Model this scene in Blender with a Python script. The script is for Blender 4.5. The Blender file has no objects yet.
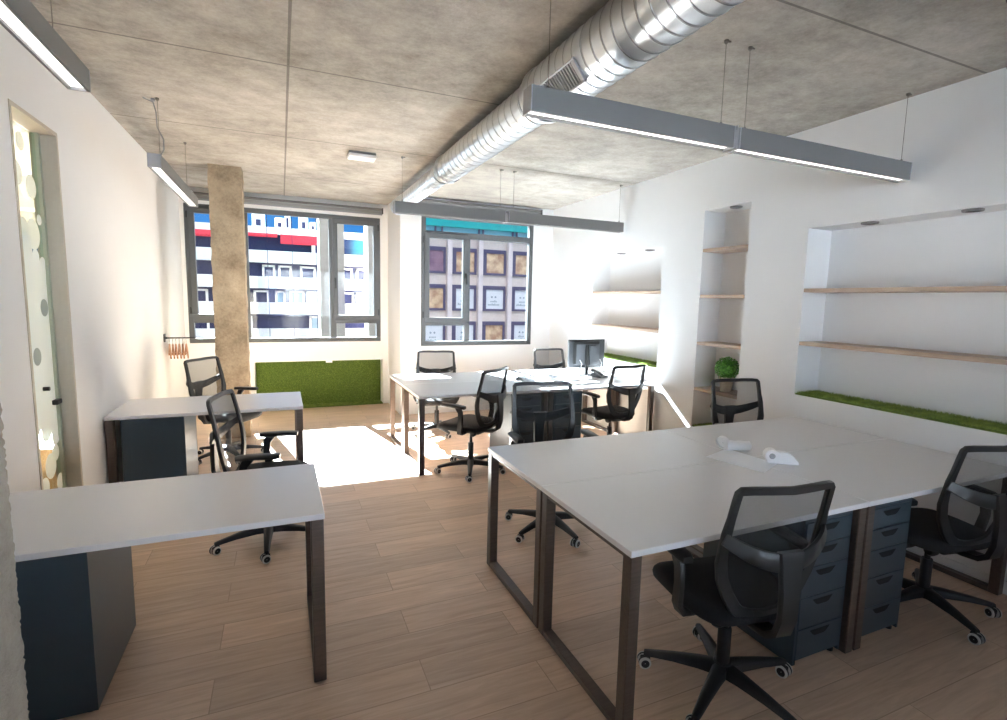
import bpy, bmesh, math, random
from mathutils import Vector, Matrix
random.seed(7)
sc = bpy.context.scene
COL = sc.collection
R = math.radians

# ------------------------------------------------------------------ helpers
def lin(r, g, b):
    f = lambda c: (c/255/12.92) if c/255 <= .04045 else ((c/255+.055)/1.055)**2.4
    return (f(r), f(g), f(b), 1)

def new_mat(name):
    m = bpy.data.materials.new(name); m.use_nodes = True
    nt = m.node_tree; b = nt.nodes['Principled BSDF']
    return m, nt, b

def N(nt, t, **kw):
    n = nt.nodes.new(t)
    for k, v in kw.items():
        setattr(n, k, v)
    return n

def simple(name, col, rough=.5, metal=0., noise=.06, scale=40., spec=.5, bump=0., coat=0.):
    """a plain surface with a faint procedural variation"""
    m, nt, b = new_mat(name)
    tc = N(nt, 'ShaderNodeTexCoord'); nz = N(nt, 'ShaderNodeTexNoise')
    nz.inputs['Scale'].default_value = scale; nz.inputs['Detail'].default_value = 4
    nt.links.new(tc.outputs['Object'], nz.inputs['Vector'])
    mx = N(nt, 'ShaderNodeMix', data_type='RGBA')
    c = col if len(col) == 4 else (*col, 1)
    mx.inputs['A'].default_value = tuple(v*(1-noise) for v in c[:3])+(1,)
    mx.inputs['B'].default_value = tuple(min(1, v*(1+noise)) for v in c[:3])+(1,)
    nt.links.new(nz.outputs['Fac'], mx.inputs['Factor'])
    nt.links.new(mx.outputs['Result'], b.inputs['Base Color'])
    b.inputs['Roughness'].default_value = rough; b.inputs['Metallic'].default_value = metal
    b.inputs['Specular IOR Level'].default_value = spec
    b.inputs['Coat Weight'].default_value = coat
    if bump:
        bp = N(nt, 'ShaderNodeBump'); bp.inputs['Strength'].default_value = bump; bp.inputs['Distance'].default_value = .004
        nt.links.new(nz.outputs['Fac'], bp.inputs['Height']); nt.links.new(bp.outputs['Normal'], b.inputs['Normal'])
    return m

def math_node(nt, op, a, b=None, c=None):
    n = N(nt, 'ShaderNodeMath', operation=op)
    for i, v in enumerate((a, b, c)):
        if v is None: continue
        if isinstance(v, (int, float)): n.inputs[i].default_value = v
        else: nt.links.new(v, n.inputs[i])
    return n.outputs[0]

def concrete(name, dark, light, seams_x=(), seams_y=(), rough=.8, bump=.25):
    m, nt, b = new_mat(name)
    geo = N(nt, 'ShaderNodeNewGeometry')
    def noise(scale, detail, rgh=.6, sx=1, sy=1, sz=1):
        mp = N(nt, 'ShaderNodeMapping'); mp.inputs['Scale'].default_value = (sx, sy, sz)
        nt.links.new(geo.outputs['Position'], mp.inputs['Vector'])
        n = N(nt, 'ShaderNodeTexNoise'); n.inputs['Scale'].default_value = scale; n.inputs['Detail'].default_value = detail
        n.inputs['Roughness'].default_value = rgh
        nt.links.new(mp.outputs['Vector'], n.inputs['Vector']); return n.outputs['Fac']
    big = noise(1.1, 5, .65); mid = noise(5, 6, .7, 1, 1.25, 1); fine = noise(45, 5, .7)
    s = math_node(nt, 'ADD', math_node(nt, 'MULTIPLY', big, .45), math_node(nt, 'ADD', math_node(nt, 'MULTIPLY', mid, .35), math_node(nt, 'MULTIPLY', fine, .2)))
    rp = N(nt, 'ShaderNodeValToRGB'); rp.color_ramp.elements[0].position = .34; rp.color_ramp.elements[1].position = .66
    rp.color_ramp.elements[0].color = dark; rp.color_ramp.elements[1].color = light
    nt.links.new(s, rp.inputs['Fac'])
    col = rp.outputs['Color']
    if seams_x or seams_y:
        sep = N(nt, 'ShaderNodeSeparateXYZ'); nt.links.new(geo.outputs['Position'], sep.inputs[0])
        d = None
        for axis, vals in (('X', seams_x), ('Y', seams_y)):
            for v in vals:
                e = math_node(nt, 'ABSOLUTE', math_node(nt, 'SUBTRACT', sep.outputs[axis], v))
                d = e if d is None else math_node(nt, 'MINIMUM', d, e)
        wob = math_node(nt, 'MULTIPLY', mid, .006)
        mask = math_node(nt, 'LESS_THAN', d, math_node(nt, 'ADD', wob, .0045))
        mx = N(nt, 'ShaderNodeMix', data_type='RGBA'); nt.links.new(math_node(nt, 'MULTIPLY', mask, .62), mx.inputs['Factor'])
        nt.links.new(col, mx.inputs['A']); mx.inputs['B'].default_value = (.05, .045, .04, 1); col = mx.outputs['Result']
    nt.links.new(col, b.inputs['Base Color']); b.inputs['Roughness'].default_value = rough
    bp = N(nt, 'ShaderNodeBump'); bp.inputs['Strength'].default_value = bump; bp.inputs['Distance'].default_value = .01
    nt.links.new(math_node(nt, 'ADD', fine, mid), bp.inputs['Height']); nt.links.new(bp.outputs['Normal'], b.inputs['Normal'])
    return m

def wood(name, c1, c2, plank=None, rough=.45, axis='X', grain=1.0, gap=.55):
    m, nt, b = new_mat(name)
    geo = N(nt, 'ShaderNodeNewGeometry')
    mp = N(nt, 'ShaderNodeMapping')
    mp.inputs['Scale'].default_value = {'X': (1.2, 14, 14), 'Y': (14, 1.2, 14)}[axis]
    nt.links.new(geo.outputs['Position'], mp.inputs['Vector'])
    nz = N(nt, 'ShaderNodeTexNoise'); nz.inputs['Scale'].default_value = 2.2*grain; nz.inputs['Detail'].default_value = 7; nz.inputs['Roughness'].default_value = .65
    nz.inputs['Distortion'].default_value = .8
    rp = N(nt, 'ShaderNodeValToRGB'); rp.color_ramp.elements[0].position = .3; rp.color_ramp.elements[1].position = .72
    rp.color_ramp.elements[0].color = c1; rp.color_ramp.elements[1].color = c2
    nt.links.new(nz.outputs['Fac'], rp.inputs['Fac'])
    col = rp.outputs['Color']
    if plank:
        bk = N(nt, 'ShaderNodeTexBrick'); bk.offset = .37; bk.offset_frequency = 2
        bk.inputs['Scale'].default_value = 1; bk.inputs['Brick Width'].default_value = plank[0]; bk.inputs['Row Height'].default_value = plank[1]
        bk.inputs['Mortar Size'].default_value = .0022; bk.inputs['Mortar Smooth'].default_value = .2
        bk.inputs['Color1'].default_value = (.86, .85, .84, 1); bk.inputs['Color2'].default_value = (1.08, 1.06, 1.04, 1); bk.inputs['Mortar'].default_value = (gap, gap*.95, gap*.9, 1)
        mo = N(nt, 'ShaderNodeMapping'); mo.inputs['Location'].default_value = (.3, .085, 0)
        nt.links.new(geo.outputs['Position'], mo.inputs['Vector']); nt.links.new(mo.outputs['Vector'], bk.inputs['Vector'])
        # each plank shifts the grain
        ad = N(nt, 'ShaderNodeVectorMath', operation='ADD'); sc_ = N(nt, 'ShaderNodeVectorMath', operation='SCALE'); sc_.inputs['Scale'].default_value = 40
        nt.links.new(bk.outputs['Color'], sc_.inputs[0]); nt.links.new(mp.outputs['Vector'], ad.inputs[0]); nt.links.new(sc_.outputs[0], ad.inputs[1])
        nt.links.new(ad.outputs[0], nz.inputs['Vector'])
        mx = N(nt, 'ShaderNodeMix', data_type='RGBA', blend_type='MULTIPLY'); mx.inputs['Factor'].default_value = 1
        nt.links.new(col, mx.inputs['A']); nt.links.new(bk.outputs['Color'], mx.inputs['B']); col = mx.outputs['Result']
    else:
        nt.links.new(mp.outputs['Vector'], nz.inputs['Vector'])
    nt.links.new(col, b.inputs['Base Color']); b.inputs['Roughness'].default_value = rough
    return m

def glass_mat(name, tint=(.98, .99, .99, 1), refl=.6):
    """thin pane: clear straight-through light plus a fresnel reflection"""
    m, nt, b = new_mat(name); nt.nodes.remove(b); out = nt.nodes['Material Output']
    tr = N(nt, 'ShaderNodeBsdfTransparent'); tr.inputs['Color'].default_value = tint
    gl = N(nt, 'ShaderNodeBsdfGlossy'); gl.inputs['Roughness'].default_value = .02
    fr = N(nt, 'ShaderNodeFresnel'); fr.inputs['IOR'].default_value = 1.45
    mx = N(nt, 'ShaderNodeMixShader')
    nt.links.new(math_node(nt, 'MULTIPLY', fr.outputs[0], refl), mx.inputs[0]); nt.links.new(tr.outputs[0], mx.inputs[1]); nt.links.new(gl.outputs[0], mx.inputs[2])
    nt.links.new(mx.outputs[0], out.inputs['Surface']); return m

def film_mat(name, col, clear):
    m, nt, b = new_mat(name); nt.nodes.remove(b); out = nt.nodes['Material Output']
    tr = N(nt, 'ShaderNodeBsdfTransparent'); tl = N(nt, 'ShaderNodeBsdfTranslucent'); df = N(nt, 'ShaderNodeBsdfDiffuse')
    tl.inputs['Color'].default_value = col; df.inputs['Color'].default_value = col
    a = N(nt, 'ShaderNodeMixShader'); a.inputs[0].default_value = .45
    nt.links.new(tl.outputs[0], a.inputs[1]); nt.links.new(df.outputs[0], a.inputs[2])
    mx = N(nt, 'ShaderNodeMixShader'); mx.inputs[0].default_value = clear
    nt.links.new(a.outputs[0], mx.inputs[1]); nt.links.new(tr.outputs[0], mx.inputs[2]); nt.links.new(mx.outputs[0], out.inputs['Surface'])
    return m

def net_mat(name, col, clear, scale=500):
    """woven mesh fabric: threads with gaps"""
    m, nt, b = new_mat(name); out = nt.nodes['Material Output']
    b.inputs['Base Color'].default_value = col; b.inputs['Roughness'].default_value = .6
    tc = N(nt, 'ShaderNodeTexCoord'); wv = N(nt, 'ShaderNodeTexNoise'); wv.inputs['Scale'].default_value = scale
    nt.links.new(tc.outputs['Object'], wv.inputs['Vector'])
    tr = N(nt, 'ShaderNodeBsdfTransparent'); mx = N(nt, 'ShaderNodeMixShader')
    f = math_node(nt, 'ADD', math_node(nt, 'MULTIPLY', wv.outputs['Fac'], .3), clear-.15)
    nt.links.new(f, mx.inputs[0]); nt.links.new(b.outputs[0], mx.inputs[1]); nt.links.new(tr.outputs[0], mx.inputs[2])
    nt.links.new(mx.outputs[0], out.inputs['Surface']); return m

def emit(name, col, strength):
    m, nt, b = new_mat(name)
    b.inputs['Base Color'].default_value = (.8, .8, .8, 1); b.inputs['Roughness'].default_value = .5
    b.inputs['Emission Color'].default_value = col; b.inputs['Emission Strength'].default_value = strength
    return m

def leafy(name, c1, c2, rough=.55, scale=60):
    m, nt, b = new_mat(name)
    tc = N(nt, 'ShaderNodeTexCoord'); nz = N(nt, 'ShaderNodeTexNoise'); nz.inputs['Scale'].default_value = scale; nz.inputs['Detail'].default_value = 3
    nt.links.new(tc.outputs['Object'], nz.inputs['Vector'])
    rp = N(nt, 'ShaderNodeValToRGB'); rp.color_ramp.elements[0].position = .35; rp.color_ramp.elements[1].position = .65
    rp.color_ramp.elements[0].color = c1; rp.color_ramp.elements[1].color = c2
    nt.links.new(nz.outputs['Fac'], rp.inputs['Fac']); nt.links.new(rp.outputs['Color'], b.inputs['Base Color']); b.inputs['Roughness'].default_value = rough
    return m

M = dict(
    wall=simple('white_paint', (.80, .80, .80), .7, noise=.015, scale=6),
    ceiling=concrete('ceiling_concrete', lin(114, 108, 99), lin(190, 183, 173), (-2.4, .075), (-1.3, 1.81, 3.53, 5.05, 6.65)),
    pillar=concrete('pillar_concrete', lin(96, 80, 60), lin(186, 168, 142), (), (), bump=.6),
    rough_pillar=concrete('rough_concrete', lin(132, 124, 112), lin(188, 178, 164), (), (), bump=.9),
    floor=wood('oak_floor', lin(188, 160, 137), lin(220, 194, 171), (1.32, .2), .42, gap=.66),
    shelf=wood('shelf_wood', lin(158, 134, 114), lin(190, 168, 148), None, .5, 'Y'),
    white_top=simple('white_laminate', lin(236, 236, 238), .24, noise=.01, scale=12),
    leg=wood('bronze_metal', lin(70, 58, 51), lin(92, 78, 69), None, .38, 'X', 3),
    frame=simple('anthracite_frame', lin(78, 80, 82), .45, noise=.04),
    black=simple('black_plastic', lin(29, 29, 31), .42, noise=.08),
    handle=simple('black_handle', lin(22, 22, 24), .4),
    fabric=simple('black_fabric', lin(31, 31, 33), .9, noise=.3, scale=500, bump=.3),
    net=net_mat('chair_mesh', lin(40, 40, 42), .45),
    chrome=simple('steel', (.6, .6, .6), .25, 1.),
    caster_white=simple('pale_tyre', lin(205, 205, 203), .5),
    pedestal=simple('blue_grey_paint', lin(54, 67, 78), .34, noise=.03),
    recess=simple('recess_shade_black', lin(9, 10, 12), .6),  # near-black painted as recess shade; also colours soil and stand post
    lamp=simple('grey_aluminium', lin(108, 107, 106), .45, .1, noise=.03),
    lamp_end=simple('silver_end', lin(170, 170, 172), .4, .5),
    diffuser=emit('opal_diffuser', (1, .98, .95, 1), 1.1),
    duct=simple('galvanised_steel', (.66, .68, .70), .36, 1., noise=.16, scale=7, bump=.05),
    duct_dark=simple('duct_seam', (.30, .31, .32), .4, 1.),
    wire=simple('steel_wire', lin(120, 115, 108), .5, .5),
    white_plastic=simple('white_plastic', lin(242, 242, 244), .4, noise=.02),
    grey_plastic=simple('grey_plastic', lin(120, 122, 125), .5),
    grass=leafy('grass_blades', lin(96, 118, 40), lin(146, 164, 70), .6, 14),
    grass_base=leafy('grass_base', lin(72, 92, 30), lin(106, 128, 50), .9, 90),
    leaf=leafy('box_leaf', lin(42, 104, 30), lin(104, 176, 62), .5, 40),
    pot=wood('pale_pot', lin(214, 196, 168), lin(232, 218, 194), None, .6, 'X'),
    hanger=wood('hanger_wood', lin(182, 124, 88), lin(212, 160, 122), None, .4, 'Y'),
    glass=glass_mat('window_glass'),
    door_glass=glass_mat('door_glass', (.90, .97, .93, 1), .4),
    film=film_mat('frosted_film', (.92, .97, 1, 1), .12),
    dot=film_mat('frosted_dot', (.93, .97, .96, 1), .12),
    jamb=simple('beige_jamb', lin(186, 176, 160), .6),
    green_edge=simple('glass_edge', lin(178, 188, 168), .3),
    paper=simple('paper', lin(246, 249, 255), .8, noise=.01),
    screen=simple('screen_glass', lin(14, 15, 17), .12),
    monitor_grey=simple('monitor_grey', lin(70, 73, 78), .6),
    monitor=simple('monitor_shell', lin(46, 48, 52), .6),
    cable=simple('white_cable', lin(215, 216, 218), .5),
    cable_light=simple('loose_cable', lin(168, 169, 172), .5),
    cable_mid=simple('grey_cable', lin(120, 122, 126), .5),
    cable_dark=simple('dark_cable', lin(60, 62, 66), .5),
    facade=simple('white_render', (.88, .86, .83), .85, noise=.03, scale=2),
    outer=simple('light_block_cladding', (.008, .008, .009), .6, noise=.2, scale=3, spec=.1),  # near-black so the added outer walls bounce hardly any sun
    render=simple('fill_house_render', (.56, .57, .60), .85, noise=.03, scale=2),
    shade_glass=simple('facade_glass', lin(52, 54, 86), .12, noise=.2, scale=1.),
    curtain=simple('facade_curtain', lin(150, 172, 186), .6, noise=.15, scale=2),
    awning=simple('red_canvas', lin(214, 48, 66), .8, noise=.1, scale=6),
    stone=concrete('stone_cladding', lin(172, 164, 152), lin(200, 192, 180), (), (), .7, .1),
    pink=concrete('pink_stone', lin(222, 204, 194), lin(242, 226, 214), (), (), .8, .1),
    pink_rib=simple('rib_stone', lin(232, 216, 212), .8, noise=.05, scale=4),
    purple_frame=simple('purple_frame', lin(92, 84, 112), .5),
    teal=simple('teal_panel', lin(30, 172, 170), .4, noise=.1, scale=1),
    teal_pale=simple('teal_glass', lin(140, 205, 216), .3),
    plum=leafy('plum_blind', lin(128, 98, 120), lin(160, 126, 140), .7, 1),
    tan=leafy('tan_reflection', lin(186, 140, 112), lin(238, 208, 168), .7, 1.5),  # reflection of a sunlit building painted flat onto the office panes
    street=simple('asphalt', (.02, .02, .022), .9, noise=.1, scale=1),
    poster=simple('poster_white', lin(236, 236, 238), .7),
    ink=simple('poster_ink', lin(150, 160, 168), .7),
    tan_chair=simple('tan_fabric', lin(214, 172, 120), .9),
)

def obj(name, bm, mat, parent=None, smooth=None, mats=None):
    me = bpy.data.meshes.new(name)
    bmesh.ops.recalc_face_normals(bm, faces=bm.faces)
    bm.to_mesh(me); bm.free()
    for mm in (mats or [mat]): me.materials.append(mm)
    o = bpy.data.objects.new(name, me); COL.objects.link(o)
    if parent: o.parent = parent
    if smooth is not None:
        for p in me.polygons: p.use_smooth = True
        me.set_sharp_from_angle(angle=R(smooth))
    return o

def tag(o, label, cat, group=None, kind=None):
    o['label'] = label; o['category'] = cat
    if group: o['group'] = group
    if kind: o['kind'] = kind
    return o

def thing(name, label, cat, loc=(0, 0, 0), rz=0., group=None, kind=None):
    o = bpy.data.objects.new(name, None); COL.objects.link(o); o.empty_display_size = .1
    o.location = loc; o.rotation_euler = (0, 0, rz)
    return tag(o, label, cat, group, kind)

def copy_tree(o, parent=None):
    c = o.copy(); COL.objects.link(c)
    if parent: c.parent = parent
    for ch in list(o.children): copy_tree(ch, c)
    return c

def box(bm, x0, x1, y0, y1, z0, z1, bev=0., seg=2, mi=0, mtx=None):
    vs = [bm.verts.new(p) for p in ((x0, y0, z0), (x1, y0, z0), (x1, y1, z0), (x0, y1, z0), (x0, y0, z1), (x1, y0, z1), (x1, y1, z1), (x0, y1, z1))]
    fs = [bm.faces.new([vs[i] for i in q]) for q in ((0, 3, 2, 1), (4, 5, 6, 7), (0, 1, 5, 4), (1, 2, 6, 5), (2, 3, 7, 6), (3, 0, 4, 7))]
    for f in fs: f.material_index = mi
    if bev:
        es = list({e for f in fs for e in f.edges})
        r = bmesh.ops.bevel(bm, geom=es, offset=bev, segments=seg, affect='EDGES', profile=.5)
        vs = list({v for f in r['faces'] for v in f.verts} | {v for v in vs if v.is_valid})
        for f in r['faces']: f.material_index = mi
    if mtx is not None:
        bmesh.ops.transform(bm, matrix=mtx, verts=[v for v in vs if v.is_valid])
    return vs

def B(*a, **k):
    bm = bmesh.new(); box(bm, *a, **k); return bm

def tube(bm, pts, rad, n=10, closed=False, caps=True, mi=0):
    pts = [Vector(p) for p in pts]; rings = []
    rads = rad if isinstance(rad, (list, tuple)) else [rad]*len(pts)
    up = None
    for i, p in enumerate(pts):
        a = pts[i-1] if (i > 0 or closed) else pts[i]; c = pts[(i+1) % len(pts)] if (i < len(pts)-1 or closed) else pts[i]
        t = (c-a).normalized()
        if up is None:
            up = Vector((0, 0, 1)) if abs(t.z) < .9 else Vector((1, 0, 0))
        s = t.cross(up).normalized(); up = s.cross(t).normalized()
        rings.append([bm.verts.new(p + (s*math.cos(2*math.pi*k/n) + up*math.sin(2*math.pi*k/n))*rads[i]) for k in range(n)])
    m = len(rings)
    for i in range(m if closed else m-1):
        a, b = rings[i], rings[(i+1) % m]
        for k in range(n):
            f = bm.faces.new((a[k], a[(k+1) % n], b[(k+1) % n], b[k])); f.material_index = mi
    if caps and not closed:
        bm.faces.new(rings[0]); bm.faces.new(list(reversed(rings[-1])))

def sweep(bm, pts, normals, widths, thick, closed=False):
    """rectangular bar following a path; width lies across the path, thickness along the normal"""
    pts = [Vector(p) for p in pts]; m = len(pts); rings = []
    if not isinstance(widths, (list, tuple)): widths = [widths]*m
    for i, p in enumerate(pts):
        a = pts[i-1] if (i > 0 or closed) else pts[i]; c = pts[(i+1) % m] if (i < m-1 or closed) else pts[i]
        t = (c-a).normalized(); n = Vector(normals[i] if isinstance(normals, list) else normals).normalized()
        b = t.cross(n).normalized(); n = b.cross(t).normalized()
        w, h = widths[i]/2, thick/2; e = .35
        prof = [(-w, -h*e), (-w*(1-.12), -h), (w*(1-.12), -h), (w, -h*e), (w, h*e), (w*(1-.12), h), (-w*(1-.12), h), (-w, h*e)]
        rings.append([bm.verts.new(p+b*u+n*v) for u, v in prof])
    k = 8
    for i in range(m if closed else m-1):
        a, b = rings[i], rings[(i+1) % m]
        for j in range(k): bm.faces.new((a[j], a[(j+1) % k], b[(j+1) % k], b[j]))
    if not closed:
        bm.faces.new(rings[0]); bm.faces.new(list(reversed(rings[-1])))

def lathe(bm, prof, n=24, mtx=None, caps=True, mi=0):
    """prof: list of (r, z)"""
    rings = []; new = []
    for r, z in prof:
        ring = [bm.verts.new((r*math.cos(2*math.pi*k/n), r*math.sin(2*math.pi*k/n), z)) for k in range(n)]
        rings.append(ring); new += ring
    for a, b in zip(rings, rings[1:]):
        for k in range(n):
            f = bm.faces.new((a[k], a[(k+1) % n], b[(k+1) % n], b[k])); f.material_index = mi
    if caps:
        bm.faces.new(list(reversed(rings[0]))).material_index = mi; bm.faces.new(rings[-1]).material_index = mi
    if mtx is not None: bmesh.ops.transform(bm, matrix=mtx, verts=new)

def prism(bm, poly, axis, a0, a1, mi=0):
    """extrude a 2-D polygon along an axis"""
    def P(u, v, a): return {'x': (a, u, v), 'y': (u, a, v), 'z': (u, v, a)}[axis]
    lo = [bm.verts.new(P(u, v, a0)) for u, v in poly]; hi = [bm.verts.new(P(u, v, a1)) for u, v in poly]
    bm.faces.new(lo).material_index = mi; bm.faces.new(list(reversed(hi))).material_index = mi
    for i in range(len(poly)):
        j = (i+1) % len(poly); bm.faces.new((lo[i], lo[j], hi[j], hi[i])).material_index = mi

def grid_wall(bm, us, vs, holes, mk):
    """cut a rectangle (us, vs extents) by holes and make one box per solid cell"""
    U = sorted({*us, *[h[0] for h in holes], *[h[1] for h in holes]}); V = sorted({*vs, *[h[2] for h in holes], *[h[3] for h in holes]})
    for u0, u1 in zip(U, U[1:]):
        run = None
        for v0, v1 in zip(V, V[1:]):
            cu, cv = (u0+u1)/2, (v0+v1)/2
            solid = not any(h[0] < cu < h[1] and h[2] < cv < h[3] for h in holes)
            if solid: run = [run[0], v1] if run else [v0, v1]
            if run and not solid: mk(u0, u1, *run); run = None
        if run: mk(u0, u1, *run)

def struct(name, bm, mat, label, cat, parent=None):
    return tag(obj(name, bm, mat, parent), label, cat, kind='structure')

# ------------------------------------------------------------------ dimensions
XL, XR, ZC = -1.18, 3.80, 2.99
Y1, Y2, YB = 7.916, 7.02, -2.4
XN = -4.6                                  # far side of the neighbouring room
W1 = (-1.13, 1.375, .965, 2.785); W2 = (1.775, 3.47, .965, 2.785)
BIG = (.35, 2.842, .914, 2.229); TALL = (3.405, 3.945, .39, 2.525); FAR = (4.52, 5.87, .914, 2.229)
ND = .27

# ------------------------------------------------------------------ setting
struct('floor', B(XN, XR+.5, YB-.2, Y1+.3, -.12, 0), M['floor'], 'pale oak plank floor running through the whole office', 'floor')
bm = bmesh.new(); box(bm, XN, XR+.5, YB-.2, Y2+.25, ZC, ZC+.2); box(bm, XN, 1.75, Y2+.25, Y1+.3, ZC, ZC+.2)
struct('ceiling', bm, M['ceiling'], 'bare board-marked concrete ceiling with thin panel joints', 'ceiling')
bm = bmesh.new()
grid_wall(bm, (YB, Y1), (0, ZC), [(3.33, 3.915, 0, 2.53)], lambda a, b, c, d: box(bm, XL-.12, XL, a, b, c, d))
struct('wall_left', bm, M['wall'], 'white left wall with a narrow glazed door opening', 'wall')
bm = bmesh.new()
grid_wall(bm, (YB, Y2+.25), (0, ZC), [BIG, TALL, FAR], lambda a, b, c, d: box(bm, XR, XR+ND, a, b, c, d))
box(bm, XR+ND, XR+ND+.1, YB, Y2+.25, 0, ZC)
struct('wall_right', bm, M['wall'], 'white right wall with three recessed shelf niches', 'wall')
bm = bmesh.new()
grid_wall(bm, (XN, 1.75), (0, ZC), [W1, (-.366, 1.408, 0, .684), (-4.3, -1.5, .25, 2.36)], lambda a, b, c, d: box(bm, a, b, Y1, Y1+.09, c, d))
grid_wall(bm, (XN, 1.75), (0, ZC), [(W1[0]-.12, W1[1]+.15, W1[2]-.12, W1[3]), (-.366, 1.408, 0, .684), (-4.4, -1.4, .15, 2.36)], lambda a, b, c, d: box(bm, a, b, Y1+.09, Y1+.27, c, d))
box(bm, -.366, 1.408, Y1+.2, Y1+.27, 0, .684)
struct('wall_back', bm, M['wall'], 'white wall holding the wide three-part window above a grass-lined recess', 'wall')
bm = bmesh.new()
grid_wall(bm, (1.49, XR), (0, ZC), [W2], lambda a, b, c, d: box(bm, a, b, Y2, Y2+.09, c, d))
grid_wall(bm, (1.49, XR), (0, ZC), [(W2[0]-.15, W2[1]+.3, W2[2]-.15, W2[3]+.15)], lambda a, b, c, d: box(bm, a, b, Y2+.09, Y2+.25, c, d))
box(bm, 1.49, 1.60, Y2+.25, Y1, 0, ZC)
struct('wall_back_right', bm, M['wall'], 'white wall stepping forward around the window with the teal view', 'wall')
bm = bmesh.new()
grid_wall(bm, (XN, XR+.5), (0, ZC), [(-.6, 3.2, .9, 2.5)], lambda a, b, c, d: box(bm, a, b, YB-.15, YB, c, d))
struct('wall_front', bm, M['wall'], 'white wall behind the viewer', 'wall')
struct('wall_far_left', B(XN-.15, XN, YB, Y1+.27, 0, ZC), M['wall'], 'white far wall of the neighbouring room behind the glass', 'wall')
# lowered white ceiling and beam of the neighbouring room, seen through the glass door
bm = bmesh.new(); box(bm, XN, XL-.12, 2.2, 6.6, 2.72, 2.8); box(bm, XN, XL-.12, 6.6, 6.9, 2.42, ZC)
struct('trim_1', bm, M['wall'], 'white lowered ceiling of the room behind the glass door', 'ceiling')
# baseboards
struct('baseboard_right', B(XR-.014, XR, YB, 2.84, 0, .075), M['wall'], 'low white baseboard along the right wall', 'baseboard')
struct('baseboard_back', B(1.76, XR-.02, Y2-.014, Y2, 0, .075), M['wall'], 'low white baseboard under the window with the teal view', 'baseboard')
struct('baseboard_left', B(XL, XL+.014, 4.0, Y1, 0, .075), M['wall'], 'low white baseboard along the left wall', 'baseboard')

bm = bmesh.new()  # added unseen outer walls, keeping bounced sun off the buildings opposite
grid_wall(bm, (-30, 34), (-12, 9), [(XN-.15, XR+ND+.1, -.12, ZC+.2)], lambda a, b, c, d: box(bm, a, b, Y1-.6, Y1-.2, c, d))
grid_wall(bm, (-30, 34), (-12, 9), [(XN-.15, XR+ND+.1, -.12, ZC+.2)], lambda a, b, c, d: box(bm, a, b, YB-.15, YB+.2, c, d))
grid_wall(bm, (XN-.15, 1.75), (-.12, ZC+.2), [(W1[0]-.12, W1[1]+.15, W1[2]-.12, W1[3]), (-4.4, -1.4, .15, 2.36)], lambda a, b, c, d: box(bm, a, b, Y1+.301, Y1+.32, c, d))
grid_wall(bm, (1.76, XR+ND+.1), (-.12, ZC+.2), [(W2[0]-.01, W2[1]+.3, W2[2]-.15, W2[3]+.15)], lambda a, b, c, d: box(bm, a, b, Y2+.251, Y2+.27, c, d))
box(bm, XR+ND+.1, XR+.52, YB, Y2+.27, -.12, ZC+.2)
struct('wall_light_block', bm, M['outer'], 'added unseen outer walls around this office floor, blocking stray bounced light', 'wall')
# far concrete pillar, with slightly irregular faces and pour joints
def pillar(bm, x0, x1, y0, y1, amp, n, joints=()):
    nx = 6
    def ring(z):
        pts = []
        c = [(x0, y0), (x1, y0), (x1, y1), (x0, y1)]
        for i in range(4):
            a, b = Vector(c[i]), Vector(c[(i+1) % 4])
            for k in range(nx):
                p = a.lerp(b, k/nx); e = amp*(1.6 if k == 0 else .6)
                pts.append(bm.verts.new((p.x+random.uniform(-e, e), p.y+random.uniform(-e, e), z)))
        return pts
    rs = [ring(ZC*i/n) for i in range(n+1)]
    for a, b in zip(rs, rs[1:]):
        for k in range(len(a)): bm.faces.new((a[k], a[(k+1) % len(a)], b[(k+1) % len(a)], b[k]))
    bm.faces.new(rs[0]); bm.faces.new(rs[-1])
bm = bmesh.new(); pillar(bm, -.68, -.36, 6.43, 6.73, .003, 60)
tag(obj('concrete_pillar', bm, M['pillar'], smooth=50), 'square bare concrete pillar standing in front of the wide window', 'pillar', kind='structure')
bm = bmesh.new(); pillar(bm, -.70, -.354, .58, .90, .0008, 700)
tag(obj('concrete_pillar', bm, M['rough_pillar'], smooth=60), 'rough-edged concrete pillar cut by the left edge of the photo', 'pillar', kind='structure')

# ------------------------------------------------------------------ windows
def frame_ring(bm, x0, x1, z0, z1, w, y0, y1):
    box(bm, x0, x1, y0, y1, z0, z0+w, .004, 1); box(bm, x0, x1, y0, y1, z1-w, z1, .004, 1)
    box(bm, x0, x0+w, y0, y1, z0+w, z1-w, .004, 1); box(bm, x1-w, x1, y0, y1, z0+w, z1-w, .004, 1)

def pane(root, x0, x1, z0, z1, y):
    obj('pane', B(x0, x1, y, y+.006, z0, z1), M['glass'], root)

def win_handle(root, x, z, y):
    bm = bmesh.new(); box(bm, x-.014, x+.014, y-.012, y, z-.035, z+.035, .004); box(bm, x-.01, x+.01, y-.035, y-.012, z-.005, z+.012, .003); box(bm, x-.011, x+.011, y-.045, y-.03, z-.12, z+.015, .005)
    obj('handle', bm, M['handle'], root)

def hinge(root, x, z, y):
    obj('hinge', B(x-.011, x+.011, y-.02, y, z-.045, z+.045, bev=.004), M['handle'], root)

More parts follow.
